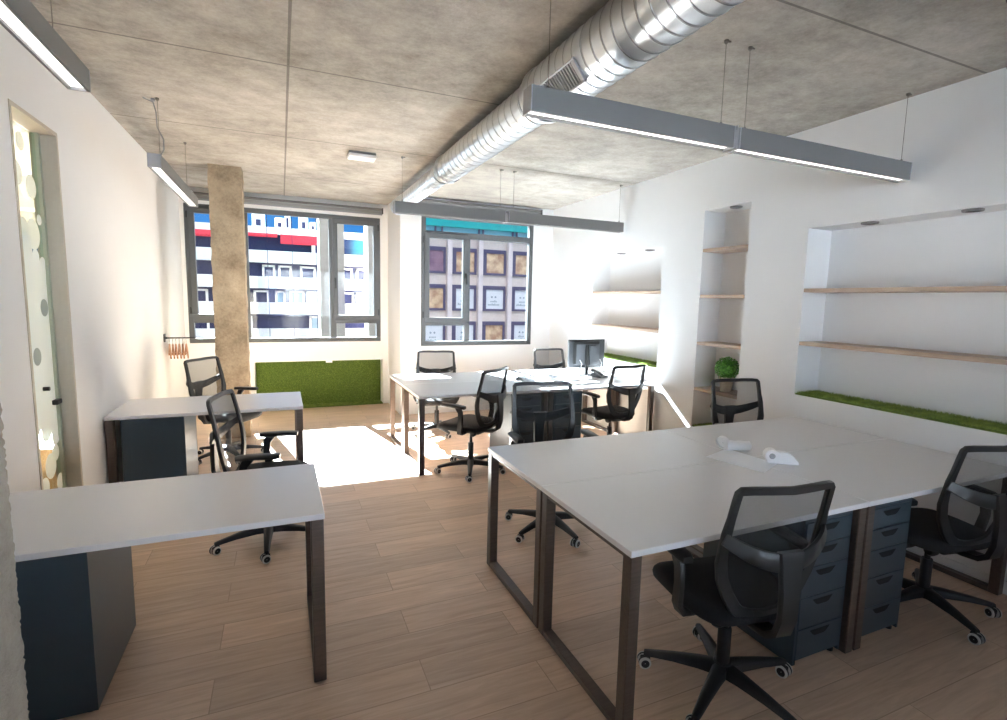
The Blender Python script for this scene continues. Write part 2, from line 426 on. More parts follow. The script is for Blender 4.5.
def window(name, label, W, y, mullions, vents):
    x0, x1, z0, z1 = W
    root = thing(name, label, 'window', ((x0+x1)/2, y, z0), 0, None, 'structure')
    root.location = (0, 0, 0)
    bm = bmesh.new(); frame_ring(bm, x0, x1, z0, z1, .062, y-.012, y+.07)
    for m in mullions: box(bm, *m[:2], y-.01, y+.068, *m[2:], .003, 1)
    obj('window_frame', bm, M['frame'], root)
    for v in vents:
        bm = bmesh.new(); frame_ring(bm, *v, .07, y-.028, y+.04); obj('sash', bm, M['frame'], root)
    return root
y = Y1
w1 = window('window_1', 'wide three-part grey window behind the concrete pillar', W1, y,
            [(-.47, -.392, 1.03, 2.72), (.65, .74, 1.03, 2.72), (-1.07, -.47, 1.235, 1.30), (.74, 1.315, 1.235, 1.30)],
            [(-1.085, -.46, 1.285, 2.735), (.695, 1.345, 1.285, 2.735)])
for p in ((-1.02, -.53, 1.35, 2.67), (-1.07, -.47, 1.02, 1.24), (-.4, .66, 1.02, 2.73), (.76, 1.28, 1.35, 2.67), (.73, 1.32, 1.02, 1.24)): pane(w1, *p, y+.02)
win_handle(w1, .73, 1.86, y-.028); hinge(w1, 1.345, 2.64, y-.01); hinge(w1, 1.345, 1.40, y-.01); hinge(w1, -1.10, 2.64, y-.01); hinge(w1, -1.10, 1.40, y-.01)
y = Y2
w2 = window('window_2', 'grey window with a narrow transom and a teal view, beside the shelf wall', W2, y,
            [(1.83, 3.41, 2.47, 2.55), (2.405, 2.48, 1.03, 2.47), (1.83, 2.405, 1.25, 1.31)],
            [(1.815, 2.44, 1.29, 2.52)])
for p in ((1.83, 3.41, 2.54, 2.73), (1.88, 2.37, 1.35, 2.46), (1.83, 2.41, 1.02, 1.26), (2.47, 3.41, 1.02, 2.48)): pane(w2, *p, y+.02)
win_handle(w2, 2.412, 1.95, y-.028); hinge(w2, 1.80, 2.42, y-.01); hinge(w2, 1.80, 1.40, y-.01)
# window of the neighbouring room
root = thing('window_3', 'bright window of the room behind the frosted glass door', 'window', (0, 0, 0), 0, None, 'structure')
bm = bmesh.new(); frame_ring(bm, -4.3, -1.5, .25, 2.36, .06, Y1+.02, Y1+.1); box(bm, -2.85, -2.79, Y1+.02, Y1+.1, .31, 2.30); obj('window_frame', bm, M['frame'], root)
obj('pane', B(-4.24, -2.85, Y1+.05, Y1+.056, .31, 2.30), M['glass'], root); obj('pane', B(-2.79, -1.56, Y1+.05, Y1+.056, .31, 2.30), M['glass'], root)

# added, unseen window letting in fill daylight bounced off an added sunlit house
root = thing('fill_window_4', 'added unseen window behind the viewer, letting in fill daylight', 'window', (0, 0, 0), 0, None, 'structure')
bm = bmesh.new(); frame_ring(bm, -.6, 3.2, .9, 2.5, .06, YB-.1, YB); box(bm, 1.27, 1.33, YB-.1, YB, .96, 2.44); obj('window_frame', bm, M['frame'], root)
for a, b in ((-.54, 1.27), (1.33, 3.14)): obj('pane', B(a, b, YB-.05, YB-.044, .96, 2.44), M['glass'], root)

# glass door in the left wall
root = thing('door_1', 'narrow glass door with frosted film and dots in the left wall', 'door', (0, 0, 0), 0, None, 'structure')
bm = bmesh.new(); box(bm, XL-.12, XL+.004, 3.895, 3.915, 0, 2.53); box(bm, XL-.12, XL+.004, 3.33, 3.35, 0, 2.53); box(bm, XL-.12, XL+.004, 3.35, 3.895, 2.51, 2.53)
obj('door_frame', bm, M['jamb'], root)
obj('pane', B(XL-.095, XL-.085, 3.35, 3.86, .01, 2.50), M['door_glass'], root)
obj('glass_edge', B(XL-.1, XL-.07, 3.862, 3.893, 0, 2.51), M['green_edge'], root)
GX = XL-.083
def disc(bm, y, z, r, x=GX, n=28): prism(bm, [(y+r*math.cos(2*math.pi*k/n), z+r*math.sin(2*math.pi*k/n)) for k in range(n)], 'x', x, x+.0012)
# film sheet with scalloped top and bottom made by lobes
bm = bmesh.new()
top = []
lob = [(3.42, .075, 1.82), (3.54, .055, 1.90), (3.645, .06, 1.86), (3.745, .045, 1.80), (3.83, .045, 1.76)]
for cy, r, cz in lob:
    for k in range(9):
        a = math.pi - math.pi*k/8; top.append((cy+r*math.cos(a), cz+r*1.15*math.sin(a)))
bot = []
for cy, r, cz in [(3.82, .05, .74), (3.70, .065, .80), (3.56, .07, .86), (3.43, .07, .78)]:
    for k in range(9):
        a = math.pi*k/8; bot.append((cy+r*math.cos(a), cz-r*.7*math.sin(a)))
prism(bm, [(3.352, 1.70)]+top+[(3.858, 1.68), (3.858, .74)]+bot+[(3.352, .80)], 'x', GX, GX+.0012)
obj('frosted_film', bm, M['film'], root)
for yy, z, r in ((3.66, 2.41, .048), (3.595, 2.235, .062), (3.755, 2.19, .065), (3.735, 1.93, .085), (3.62, 1.96, .05), (3.83, 2.02, .03), (3.72, .60, .075), (3.80, .66, .05), (3.62, .50, .06), (3.835, .47, .05)):
    bm = bmesh.new(); disc(bm, yy, z, r); obj('frosted_dot', bm, M['dot'], root)
for yy, z, r in ((3.655, 1.25, .05), (3.80, 1.52, .05)):
    bm = bmesh.new(); disc(bm, yy, z, r, GX+.0014); obj('film_dot', bm, film_mat('grey_dot', (.55, .6, .6, 1), .3), root)
bm = bmesh.new(); box(bm, GX, GX+.03, 3.80, 3.87, .945, .975, .006); lathe(bm, [(.012, 0), (.012, .03)], 12, Matrix.Translation((GX, 3.70, 1.06)) @ Matrix.Rotation(R(90), 4, 'Y'))
obj('handle', bm, M['handle'], root)
# tan seat visible through the clear foot of the glass door
t = thing('lounge_chair', 'tan lounge chair behind the clear foot of the frosted glass door', 'chair', (-1.72, 4.62, 0))
bm = bmesh.new(); box(bm, -.3, .3, -.3, .3, .2, .42, .05, 3); box(bm, -.32, -.2, -.3, .3, .3, .86, .05, 3); obj('seat', bm, M['tan_chair'], t, 40)
for sx in (-1, 1):
    for sy in (-1, 1): obj('leg', B(sx*.26-.02, sx*.26+.02, sy*.26-.02, sy*.26+.02, 0, .21), M['handle'], t)

# ------------------------------------------------------------------ artificial grass
def grass(name, boxes, label, n, h, dirs):
    """a backing mat (the object) and its blades (a child)"""
    bm = bmesh.new()
    for b in boxes: box(bm, *b)
    root = tag(obj(name, bm, M['grass_base']), label, 'artificial grass')
    bm = bmesh.new(); area = []
    for b, d in zip(boxes, dirs):
        area.append(((b[1]-b[0])*(b[3]-b[2]) if d == 'z' else (b[1]-b[0])*(b[5]-b[4])))
    tot = sum(area)
    for b, d, a in zip(boxes, dirs, area):
        for _ in range(int(n*a/tot)):
            x = random.uniform(b[0]+.004, b[1]-.004)
            if d == 'z':
                p = Vector((x, random.uniform(b[2]+.004, b[3]-.004), b[5])); up = Vector((0, 0, 1))
            else:
                p = Vector((x, b[2], random.uniform(b[4]+.004, b[5]-.004))); up = Vector((0, -1, -.15))
            L = h*random.uniform(.6, 1.2); j = Vector((random.uniform(-1, 1), random.uniform(-1, 1), random.uniform(-1, 1)))*.45
            tip = p+(up+j).normalized()*L; s = up.cross(Vector((random.uniform(-1, 1), random.uniform(-1, 1), random.uniform(-1, 1)))).normalized()*.0022
            # keep the blades inside the mat's outline
            tip.x = min(max(tip.x, b[0]), b[1])
            if d == 'z': tip.y = min(max(tip.y, b[2]), b[3])
            bm.faces.new((bm.verts.new(p-s), bm.verts.new(p+s), bm.verts.new(tip)))
    o = obj('grass_blades', bm, M['grass'], root); o['kind'] = 'stuff'
    return root
grass('artificial_grass_lining', [(-.36, 1.402, Y1+.188, Y1+.198, .012, .68), (-.36, 1.402, Y1-.03, Y1+.186, .0005, .012)], 'green artificial grass lining the low recess under the wide window', 26000, .014, ['y', 'z'])
grass('artificial_grass_strip', [(XR+.004, XR+ND-.004, BIG[0]+.01, BIG[1]-.004, BIG[2]+.001, BIG[2]+.013)], 'long green grass strip in the near niche behind the front table', 15000, .02, ['z'])
grass('artificial_grass_strip', [(XR+.004, XR+ND-.004, FAR[0]+.004, FAR[1]-.004, FAR[2]+.001, FAR[2]+.013)], 'sunlit grass strip in the far niche beside the monitor', 9000, .02, ['z'])
grass('artificial_grass_strip', [(XR+.004, XR+ND-.004, TALL[0]+.004, TALL[1]-.004, TALL[2]+.001, TALL[2]+.013)], 'short grass strip at the foot of the tall narrow niche', 3000, .02, ['z'])
bm = bmesh.new(); box(bm, .58, .67, Y1-.006, Y1+.02, .655, .69, .003); box(bm, .605, .645, Y1-.009, Y1-.004, .665, .68)
tag(obj('white_bracket', bm, M['white_plastic']), 'small white bracket on the top edge of the green recess', 'bracket')

# ------------------------------------------------------------------ niche shelves and spotlights
def shelf(N_, z, label, group):
    bm = bmesh.new(); box(bm, XR+.002, XR+ND-.001, N_[0]+.001, N_[1]-.001, z-.03, z, .002, 1)
    tag(obj('niche_shelf', bm, M['shelf']), label, 'shelf', group)
shelf(BIG, 1.764, 'upper wooden shelf in the long near niche', 'wooden niche shelves')
shelf(BIG, 1.344, 'lower wooden shelf in the long near niche', 'wooden niche shelves')
shelf(FAR, 1.764, 'upper wooden shelf in the far niche beside the window', 'wooden niche shelves')
shelf(FAR, 1.330, 'lower wooden shelf in the far niche beside the window', 'wooden niche shelves')
for z, w in ((2.16, 'topmost'), (1.716, 'second from top'), (1.252, 'third from top'), (.794, 'lowest plant-carrying')):
    shelf(TALL, z, f'{w} short wooden shelf in the tall narrow niche', 'wooden niche shelves')
def spot(y_, z, label):
    t = thing('recessed_spotlight', label, 'spotlight', (XR+.075, y_, z), 0, 'niche spotlights')
    bm = bmesh.new(); lathe(bm, [(.034, -.012), (.052, -.012), (.055, -.004), (.055, 0), (.034, 0)], 24, caps=False); obj('trim_ring', bm, M['lamp'], t, 40)
    bm = bmesh.new(); lathe(bm, [(.036, -.004), (.02, -.001)], 20); obj('lens', bm, M['grey_plastic'], t, 40)
for y_, z, l in ((5.37, 2.229, 'recessed spotlight in the far niche, the one nearer the window'), (4.83, 2.229, 'recessed spotlight in the far niche, farther from the window'), (3.64, 2.525, 'recessed spotlight at the top of the tall narrow niche'),
                 (2.43, 2.229, 'recessed spotlight in the long niche, nearer the tall niche'), (1.83, 2.229, 'recessed spotlight in the long niche, above the middle of its grass')):
    spot(y_, z, l)

# ------------------------------------------------------------------ ceiling: duct, lights, wires, blinds
AX, AZ = 1.455, 2.82
t = thing('ventilation_duct', 'large spiral galvanised air duct running under the ceiling', 'duct', (AX, 0, AZ))
def duct_section(r, y0, y1, pitch):
    bm = bmesh.new(); prof = []; yy = y0; pr = [(r*.98, y0)]
    while yy < y1-.02:
        pr += [(r, yy+.012), (r, yy+pitch-.012), (r+.003, yy+pitch-.009), (r+.003, yy+pitch-.003), (r, yy+pitch)]
        yy += pitch
    pr = [(a, min(b, y1)) for a, b in pr] + [(r*.98, y1)]
    lathe(bm, pr, 48, Matrix.Rotation(R(-90), 4, 'X'))
    # dark crimped seam on each ridge
    for f in bm.faces:
        if all(math.hypot(v.co.x, v.co.z) > r+.002 for v in f.verts): f.material_index = 1
    return obj('duct_section', bm, None, t, 12, [M['duct'], M['duct_dark']])
duct_section(.149, YB+.05, 2.86, .08); duct_section(.124, 2.86, 4.78, .10); duct_section(.093, 4.78, 6.99, .10)
def collar(y_, r0, r1):
    bm = bmesh.new(); lathe(bm, [(r0+.006, y_-.05), (r0+.009, y_-.045), (r0+.009, y_-.02), (r0+.004, y_-.015), (r1+.012, y_+.03), (r1+.014, y_+.035), (r1+.014, y_+.05), (r1+.005, y_+.06)], 48, Matrix.Rotation(R(-90), 4, 'X'), caps=False)
    obj('collar', bm, M['duct'], t, 50)
collar(2.86, .149, .124); collar(4.78, .124, .093)
bm = bmesh.new(); lathe(bm, [(.09, 6.985), (.105, 6.985), (.105, 7.0), (.09, 7.0)], 40, Matrix.Rotation(R(-90), 4, 'X')); obj('end_flange', bm, M['duct'], t, 50)
# air grille let into the duct
ang = R(-90-50.5)
G = Matrix.Rotation(R(50.5), 4, 'Y')       # local -z faces down-left
g = bpy.data.objects.new('air_grille', None)
bm = bmesh.new()
for a in ((-.062, -.05), (.05, .062)): box(bm, a[0], a[1], 2.25, 2.64, -.162, -.146, .002, 1)
for a in ((2.25, 2.28), (2.61, 2.64)): box(bm, -.05, .05, a[0], a[1], -.162, -.146, .002, 1)
bmesh.ops.transform(bm, matrix=G, verts=bm.verts)
gr = obj('air_grille', bm, M['lamp_end'], t)
bm = bmesh.new(); box(bm, -.05, .05, 2.28, 2.61, -.1505, -.149); bmesh.ops.transform(bm, matrix=G, verts=bm.verts); obj('grille_shade', bm, M['recess'], gr)  # dark sheet standing in for the shade behind the slats
bm = bmesh.new()
for k in range(14): box(bm, -.05, .05, 2.287+k*.023, 2.296+k*.023, -.160, -.150)
bmesh.ops.transform(bm, matrix=G, verts=bm.verts); obj('grille_slats', bm, M['lamp_end'], gr)
bpy.data.objects.remove(g)
for y_ in (.2, 2.93, 4.92):
    rr = .149 if y_ < 2.8 else (.124 if y_ < 4.78 else .093)
    bm = bmesh.new(); tube(bm, [((rr+.008)*math.cos(a), y_, (rr+.008)*math.sin(a)) for a in [2*math.pi*k/36 for k in range(36)]], .006, 6, True)
    box(bm, -.008, .008, y_-.008, y_+.008, rr, ZC-AZ); obj('hanger_strap', bm, M['duct'], t)

def linear_light(name, label, axis, a0, a1, c, z0, z1, cables, extra=None, w=.08, end0=True):
    """axis 'X' or 'Y'; c = centre across"""
    t = thing(name, label, 'pendant light', ((a0+a1)/2, c, z1) if axis == 'X' else (c, (a0+a1)/2, z1), 0 if axis == 'X' else R(90), 'suspended linear lights')
    L = (a1-a0)/2; h = z1-z0
    bm = bmesh.new()
    box(bm, -L, L, -w/2, -w/2+.012, -h, 0); box(bm, -L, L, w/2-.012, w/2, -h, 0); box(bm, -L, L, -w/2+.012, w/2-.012, -.014, 0)
    obj('housing', bm, M['lamp'], t)
    obj('diffuser', B(-L+.01, L-.01, -w/2+.013, w/2-.013, -h+.010, -h+.018), M['diffuser'], t)
    for s in (-1, 1):
        bm = bmesh.new(); box(bm, s*L-.004, s*L+.004, -w/2-.001, w/2+.001, -h-.001, .001, .002, 1); obj('end_plate', bm, M['lamp_end'] , t)
    for k, off in enumerate(cables):
        u = off-(a0+a1)/2
        bm = bmesh.new(); tube(bm, [(u, 0, 0), (u, 0, ZC-z1)], .0018, 6); lathe(bm, [(.007, 0), (.007, .02), (.003, .025)], 10, Matrix.Translation((u, 0, 0)))
        lathe(bm, [(.004, -.02), (.012, -.012), (.012, 0)], 10, Matrix.Translation((u, 0, ZC-z1))); box(bm, u-.004, u+.03, -.004, .004, ZC-z1-.008, ZC-z1)
        obj('suspension_wire', bm, M['wire'], t)
    return t
def joiner(t, u, h=.11, w=.08):
    bm = bmesh.new(); box(bm, u-.012, u+.012, -w/2-.003, w/2+.003, -h+.01, -.02, .003, 1); box(bm, u-.004, u+.004, -w/2-.006, w/2+.006, -h-.004, .004); obj('joining_bracket', bm, M['lamp_end'], t)
t = linear_light('pendant_light', 'grey linear light over the front table, segment under the duct', 'X', 1.03, 2.226, 2.175, 2.45, 2.56, [1.13, 2.165]); joiner(t, .613)
linear_light('pendant_light', 'grey linear light over the front table, segment ending at the shelf wall', 'X', 2.268, 3.765, 2.175, 2.45, 2.56, [2.335, 3.72])
t = linear_light('pendant_light', 'grey linear light over the far table, segment at the duct end', 'X', 1.04, 2.213, 5.19, 2.45, 2.56, [1.12, 2.165]); joiner(t, .602)
linear_light('pendant_light', 'grey linear light over the far table, segment ending near the far niche', 'X', 2.255, 3.73, 5.19, 2.45, 2.56, [2.32, 3.69])
linear_light('pendant_light', 'grey linear light along the left wall above the glass door', 'Y', .9, 2.85, -.77, 2.47, 2.56, [1.2, 2.6])
linear_light('pendant_light', 'grey linear light along the left wall, ending at the wide window', 'Y', 4.29, 6.0, -.77, 2.47, 2.56, [4.5, 5.66])
bm = bmesh.new(); tube(bm, [(-.86, 4.52, 2.985), (-.80, 4.52, 2.965), (-.785, 4.52, 2.9), (-.785, 4.535, 2.8), (-.75, 4.535, 2.72), (-.745, 4.50, 2.64), (-.77, 4.45, 2.568)], .004, 8)
lathe(bm, [(.014, 0), (.014, .015)], 12, Matrix.Translation((-.80, 4.52, 2.972)))
tag(obj('hanging_power_cord', bm, M['grey_plastic']), 'thin looping power cord hanging to the left wall light', 'cord')
# small emergency light
t = thing('emergency_ceiling_light', 'small white emergency light fixed to the concrete ceiling', 'ceiling light', (.745, 5.24, ZC))
obj('base', B(-.125, .125, -.05, .09, -.022, 0, bev=.004), M['grey_plastic'], t)
obj('cover', B(-.128, .128, -.055, .095, -.055, -.02, bev=.012, seg=3), M['white_plastic'], t)
# roller blind cassettes over the windows
def cassette(label, x0, x1, y1, z0, z1):
    t = thing('roller_blind', label, 'roller blind', ((x0+x1)/2, y1, z0))
    L = (x1-x0)/2; h = z1-z0; bm = bmesh.new()
    prism(bm, [(0, 0), (0, h), (-.075, h), (-.085, h*.55), (-.06, h*.5), (-.055, 0)], 'x', -L, L); obj('cassette', bm, M['lamp'], t)
    for s in (-1, 1): obj('end_cap', B(s*L-.008, s*L+.008, -.09, 0, -.004, h+.003), M['handle'], t)
    bm = bmesh.new(); tube(bm, [(-L, -.03, -.006), (L, -.03, -.006)], .012, 10); obj('roller', bm, M['grey_plastic'], t)
cassette('grey roller blind cassette above the wide window', -1.08, 1.40, Y1-.002, 2.845, 2.92)
cassette('grey roller blind cassette above the window with the teal view', 1.62, 3.56, Y2-.002, 2.88, 2.95)

# ------------------------------------------------------------------ desks
def desk_parts(t, w, d, near_left=True):
    """t at the back-left... origin at the front-left floor corner, width along x, depth along y"""
    bm = bmesh.new(); box(bm, .002, w-.002, .002, d-.002, .715, .74, .003, 2); obj('table_top', bm, M['white_top'], t)
    for x0 in (.006, w-.056):
        for y0 in (.006, d-.056): obj('leg', B(x0, x0+.05, y0, y0+.05, 0, .714, bev=.003, seg=1), M['leg'], t)
        obj('floor_rail', B(x0, x0+.05, .057, d-.057, .001, .031, bev=.003, seg=1), M['leg'], t)
        obj('top_rail', B(x0+.003, x0+.047, .057, d-.057, .698, .713), M['leg'], t)
    obj('cross_rail', B(.057, w-.057, d/2-.02, d/2+.02, .698, .712), M['leg'], t)
def desk(label, x, y_, w, d, group):
    t = thing('office_desk', label, 'desk', (x, y_, 0), 0, group); desk_parts(t, w, d); return t
W_, D_ = 1.33, .70
CL = 'desks of the front table block'; FL_ = 'desks of the far table block'
first = desk('white desk of the front block, front row, on the open floor side', 1.12, 1.41, W_, D_, CL)
def desk_copy(label, x, y_, group):
    c = copy_tree(first); c.location = (x, y_, 0); tag(c, label, 'desk', group); return c
desk_copy('white desk of the front block, front row, against the shelf wall', 2.45, 1.41, CL)
desk_copy('white desk of the front block, back row, at the open floor', 1.12, 2.11, CL)
desk_copy('white desk of the front block, back row, against the shelf wall below the plant', 2.45, 2.11, CL)
desk_copy('white far-block desk, near row, with one corner at the sun patch', 1.12, 4.495, FL_)
desk_copy('white far-block desk, near row, against the wall with the far niche', 2.45, 4.495, FL_)
desk_copy('white far-block desk under the window, back row, at the sun patch', 1.12, 5.195, FL_)
desk_copy('white far-block desk under the window, back row, holding the monitor', 2.45, 5.195, FL_)
desk('white single desk nearest the viewer, along the left wall', XL+.005, 2.13, 1.318, .70, 'single desks along the left wall')
desk('white single desk along the left wall, nearer the pillar', XL+.005, 4.365, 1.318, .70, 'single desks along the left wall')

# ------------------------------------------------------------------ pedestals
def pedestal(label, x, y_, w, d, h, rz, group):
    """origin at the centre of the floor footprint, drawers on the -y side"""
    t = thing('drawer_pedestal', label, 'drawer unit', (x, y_, 0), rz, group)
    bm = bmesh.new(); a, b = w/2, d/2
    box(bm, -a, -a+.012, -b+.004, b, .012, h); box(bm, a-.012, a, -b+.004, b, .012, h); box(bm, -a+.012, a-.012, -b+.004, b, h-.014, h)
    box(bm, -a+.012, a-.012, b-.012, b, .012, h-.014); box(bm, -a+.012, a-.012, -b+.03, b-.012, .012, .03); box(bm, -a+.012, a-.012, -b+.024, -b+.03, .03, h-.014)
    obj('carcass', bm, M['pedestal'], t)
    bm = bmesh.new()
    for sx in (-1, 1):
        for sy in (-1, 1): lathe(bm, [(.016, 0), (.016, .0125)], 10, Matrix.Translation((sx*(a-.03), sy*(b-.03), 0)))
    obj('feet', bm, M['handle'], t)
    hs = [.105, .105, .14, .15]; hs.append(h-.032-sum(hs)-.016); z = h-.016
    for hh in hs:
        bm = bmesh.new(); box(bm, -a+.013, a-.013, -b, -b+.022, z-hh+.003, z-.001, .0015, 1)
        dr = obj('drawer', bm, M['pedestal'], t)
        bm = bmesh.new(); zt = z-.022
        prism(bm, [(-.066, zt+.004), (-.044, zt-.018), (-.03, zt-.024), (.03, zt-.024), (.044, zt-.018), (.066, zt+.004)], 'y', -b-.0015, -b+.004)
        obj('handle', bm, M['recess'], dr)  # dark plate painted as the shade inside a handle cutout
        z -= hh
    return t
PG = 'dark drawer pedestals'
pedestal('dark drawer pedestal under the front table, just behind the nearest black chair', 2.229, 1.72, .32, .56, .695, 0, PG)
pedestal('dark drawer pedestal under the front table, nearer the shelf wall', 2.676, 1.72, .325, .56, .695, 0, PG)
pedestal('dark drawer pedestal under the far table, with its side toward the sun patch', 2.222, 4.815, .33, .56, .695, 0, PG)
pedestal('dark drawer pedestal under the far table, nearer the far niche', 2.70, 4.815, .33, .56, .695, 0, PG)
pedestal('dark pedestal showing its plain back under the nearest single desk', -.895, 2.565, .41, .57, .695, math.pi, PG)
pedestal('dark pedestal showing its plain back under the single desk near the pillar', -.895, 4.72, .40, .56, .695, math.pi, PG)

# ------------------------------------------------------------------ office chair
def yb(u, z):
    s = (z-.47)/.5
    return -.165-.075*s-.055*max(0, s)**2*.3+.032*(u/.225)**2-.032
OUT = [(0, .972), (.09, .975), (.17, .975), (.207, .972), (.217, .962), (.219, .93), (.222, .86), (.226, .80), (.227, .74), (.224, .68), (.208, .61), (.172, .54), (.135, .488), (.105, .464), (.06, .45), (0, .445)]
def half_w(z):
    pts = OUT[3:14]
    for (u0, z0), (u1, z1) in zip(pts, pts[1:]):
        if z1 <= z <= z0: return u0+(u1-u0)*(z0-z)/(z0-z1) if z0 != z1 else u0
    return .19 if z > .9 else .1
def make_chair():
    t = thing('office_chair', '', 'office chair')
    # star base
    bm = bmesh.new(); lathe(bm, [(.03, .055), (.042, .06), (.045, .10), (.036, .118), (.03, .12)], 20); hub = obj('star_base', bm, M['black'], t, 40)
    for k in range(5):
        a = R(72*k+36); bm = bmesh.new(); d = Vector((math.sin(a), math.cos(a), 0)); s = Vector((d.y, -d.x, 0)); rings = []
        for r_, w, zt, zb in ((.025, .030, .116, .066), (.09, .026, .112, .070), (.2, .021, .097, .068), (.30, .016, .079, .058), (.322, .013, .074, .058)):
            rings.append([bm.verts.new(d*r_+s*(w*e)+Vector((0, 0, z))) for e, z in ((-1, zb), (-1, zt-.008), (-.6, zt), (.6, zt), (1, zt-.008), (1, zb))])
        for p, q in zip(rings, rings[1:]):
            for j in range(6): bm.faces.new((p[j], p[(j+1) % 6], q[(j+1) % 6], q[j]))
        bm.faces.new(rings[0]); bm.faces.new(rings[-1])
        obj('base_leg', bm, M['black'], hub, 50)
        c = d*.312; ca = a + R(random.choice((-50, 35, 70, -20)))
        X = Matrix.Translation((c.x, c.y, 0)) @ Matrix.Rotation(-ca, 4, 'Z')
        bm = bmesh.new(); box(bm, -.007, .007, -.02, .026, .022, .052, .006, 2, mtx=X); lathe(bm, [(.006, .04), (.006, .066)], 10, X)
        cs = obj('caster', bm, M['black'], t, 40)
        for sx in (-1, 1):
            Wm = X @ Matrix.Translation((sx*.017, .008, .027)) @ Matrix.Rotation(R(90)*sx, 4, 'Y')
            bm = bmesh.new(); lathe(bm, [(.013, -.009), (.0265, -.009), (.0265, .006), (.0245, .0095), (.0185, .0095)], 24, Wm, caps=False)
            lathe(bm, [(.0185, .0095), (.0180, .0075), (.002, .0068)], 24, Wm, caps=False, mi=1)
            lathe(bm, [(.0268, -.0085), (.0268, .0015)], 24, Wm, caps=False, mi=1)
            obj('wheel', bm, None, cs, 40, [M['caster_white'], M['black']])
    bm = bmesh.new(); lathe(bm, [(.027, .10), (.027, .27), (.0245, .275)], 20); obj('gas_lift_cover', bm, M['black'], t, 40)
    up = []
    bm = bmesh.new(); lathe(bm, [(.0145, .20), (.0145, .41)], 16); up.append(obj('gas_piston', bm, M['black'], t, 40))
    # mechanism
    bm = bmesh.new(); box(bm, -.075, .075, -.13, .10, .36, .406, .012, 2); me = obj('tilt_mechanism', bm, M['black'], t, 40); up.append(me)
    bm = bmesh.new(); tube(bm, [(.07, .02, .395), (.20, .03, .39), (.245, .035, .38)], [.005, .005, .009], 8); obj('lever', bm, M['black'], me, 40)
    bm = bmesh.new(); lathe(bm, [(.012, 0), (.03, .004), (.032, .03), (.024, .042)], 18, Matrix.Translation((-.10, -.10, .385)) @ Matrix.Rotation(R(-90), 4, 'Y')); obj('tension_knob', bm, M['handle'], me, 40)
    # seat cushion
    bm = bmesh.new(); n = 40; rings = []
    def ring(s, z, dy=0):
        out = []
        for k in range(n):
            a = 2*math.pi*k/n; ca, sa = math.cos(a), math.sin(a); e = .42
            x = math.copysign(abs(ca)**e, ca)*.245*s; y_ = math.copysign(abs(sa)**e, sa)*.235*s+.03
            x *= 1-.10*max(0, -(y_-.03)/.235)
            zz = z - .022*max(0, (y_-.13)/.135)**2 - .010*(1-(x/.245)**2)*(1 if z > .445 else 0)
            out.append(bm.verts.new((x, y_, zz)))
        return out
    for s, z in ((.80, .404), (.93, .408), (.985, .422), (1., .440), (.985, .458), (.94, .470), (.85, .476), (.5, .477), (.1, .476)): rings.append(ring(s, z))
    for p, q in zip(rings, rings[1:]):
        for k in range(n): bm.faces.new((p[k], p[(k+1) % n], q[(k+1) % n], q[k]))
    bm.faces.new(rings[0]); bm.faces.new(rings[-1])
    up.append(obj('seat', bm, M['fabric'], t, 60))
    # back frame
    loop = OUT+[(-u, z) for u, z in reversed(OUT[1:-1])]
    bm = bmesh.new(); sweep(bm, [(u, yb(u, z), z) for u, z in loop], (0, 1, .12), [.028 if z > .80 else (.038 if z > .7 else .052) for u, z in loop], .020, True)
    bf = obj('backrest_frame', bm, M['black'], t, 50); up.append(bf)
    bm = bmesh.new(); rows = 22; cols = 12; g_ = []
    for i in range(rows+1):
        z = .45+(.968-.45)*i/rows; w = half_w(z)
        g_.append([bm.verts.new((w*(2*j/cols-1), yb(w*(2*j/cols-1), z)+.004, z)) for j in range(cols+1)])
    for i in range(rows):
        for j in range(cols): bm.faces.new((g_[i][j], g_[i][j+1], g_[i+1][j+1], g_[i+1][j]))
    up.append(obj('mesh_back', bm, M['net'], t, 60))
    # lumbar band and post
    bm = bmesh.new(); pts = []; nr = []; wd = []
    for k in range(17):
        u = -.236+.472*k/16; q = 1-(u/.236)**2
        z = .785-.074*q; pts.append((u*1.02, yb(u, z)-.012-.055*q**.8, z)); nr.append((u*1.2, -1, 0)); wd.append(.046+.026*q)
    sweep(bm, pts, nr, wd, .014); up.append(obj('lumbar_band', bm, M['black'], t, 50))
    bm = bmesh.new(); pc = yb(0, .72)-.062
    sweep(bm, [(0, pc, .752), (0, pc-.006, .70), (0, pc-.012, .60), (0, pc-.010, .50), (0, pc+.01, .435), (0, pc+.05, .405), (0, pc+.12, .398), (0, -.09, .398)],
          [(0, -1, 0), (0, -1, 0), (0, -1, 0), (0, -1, -.1), (0, -1, -.6), (0, -.3, -1), (0, 0, -1), (0, 0, -1)], [.105, .095, .08, .075, .075, .075, .08, .08], .026)
    up.append(obj('back_post', bm, M['black'], t, 50))
    for s in (-1, 1):
        bm = bmesh.new()
        sweep(bm, [(s*.12, -.02, .398), (s*.20, -.03, .393), (s*.25, -.04, .40), (s*.272, -.05, .44), (s*.278, -.065, .53), (s*.278, -.06, .60), (s*.274, -.03, .648)],
              [(0, 0, -1), (0, 0, -1), (s*.5, 0, -.8), (s, 0, -.3), (s, 0, 0), (s, 0, 0), (s, 0, .1)], [.06, .06, .055, .05, .045, .05, .06], .022)
        ar = obj('armrest', bm, M['black'], t, 50); up.append(ar)
        bm = bmesh.new(); prof = [(-.125, .020), (-.10, .032), (0, .038), (.10, .036), (.125, .022)]
        ringsA = []
        for y_, w in prof:
            zc = .655-.10*max(0, -(y_+.06))
            ringsA.append([bm.verts.new((s*.272+w*e, y_+.02, zc+h_)) for e, h_ in ((-1, -.006), (-.85, -.014), (.85, -.014), (1, -.006), (1, .004), (.8, .011), (-.8, .011), (-1, .004))])
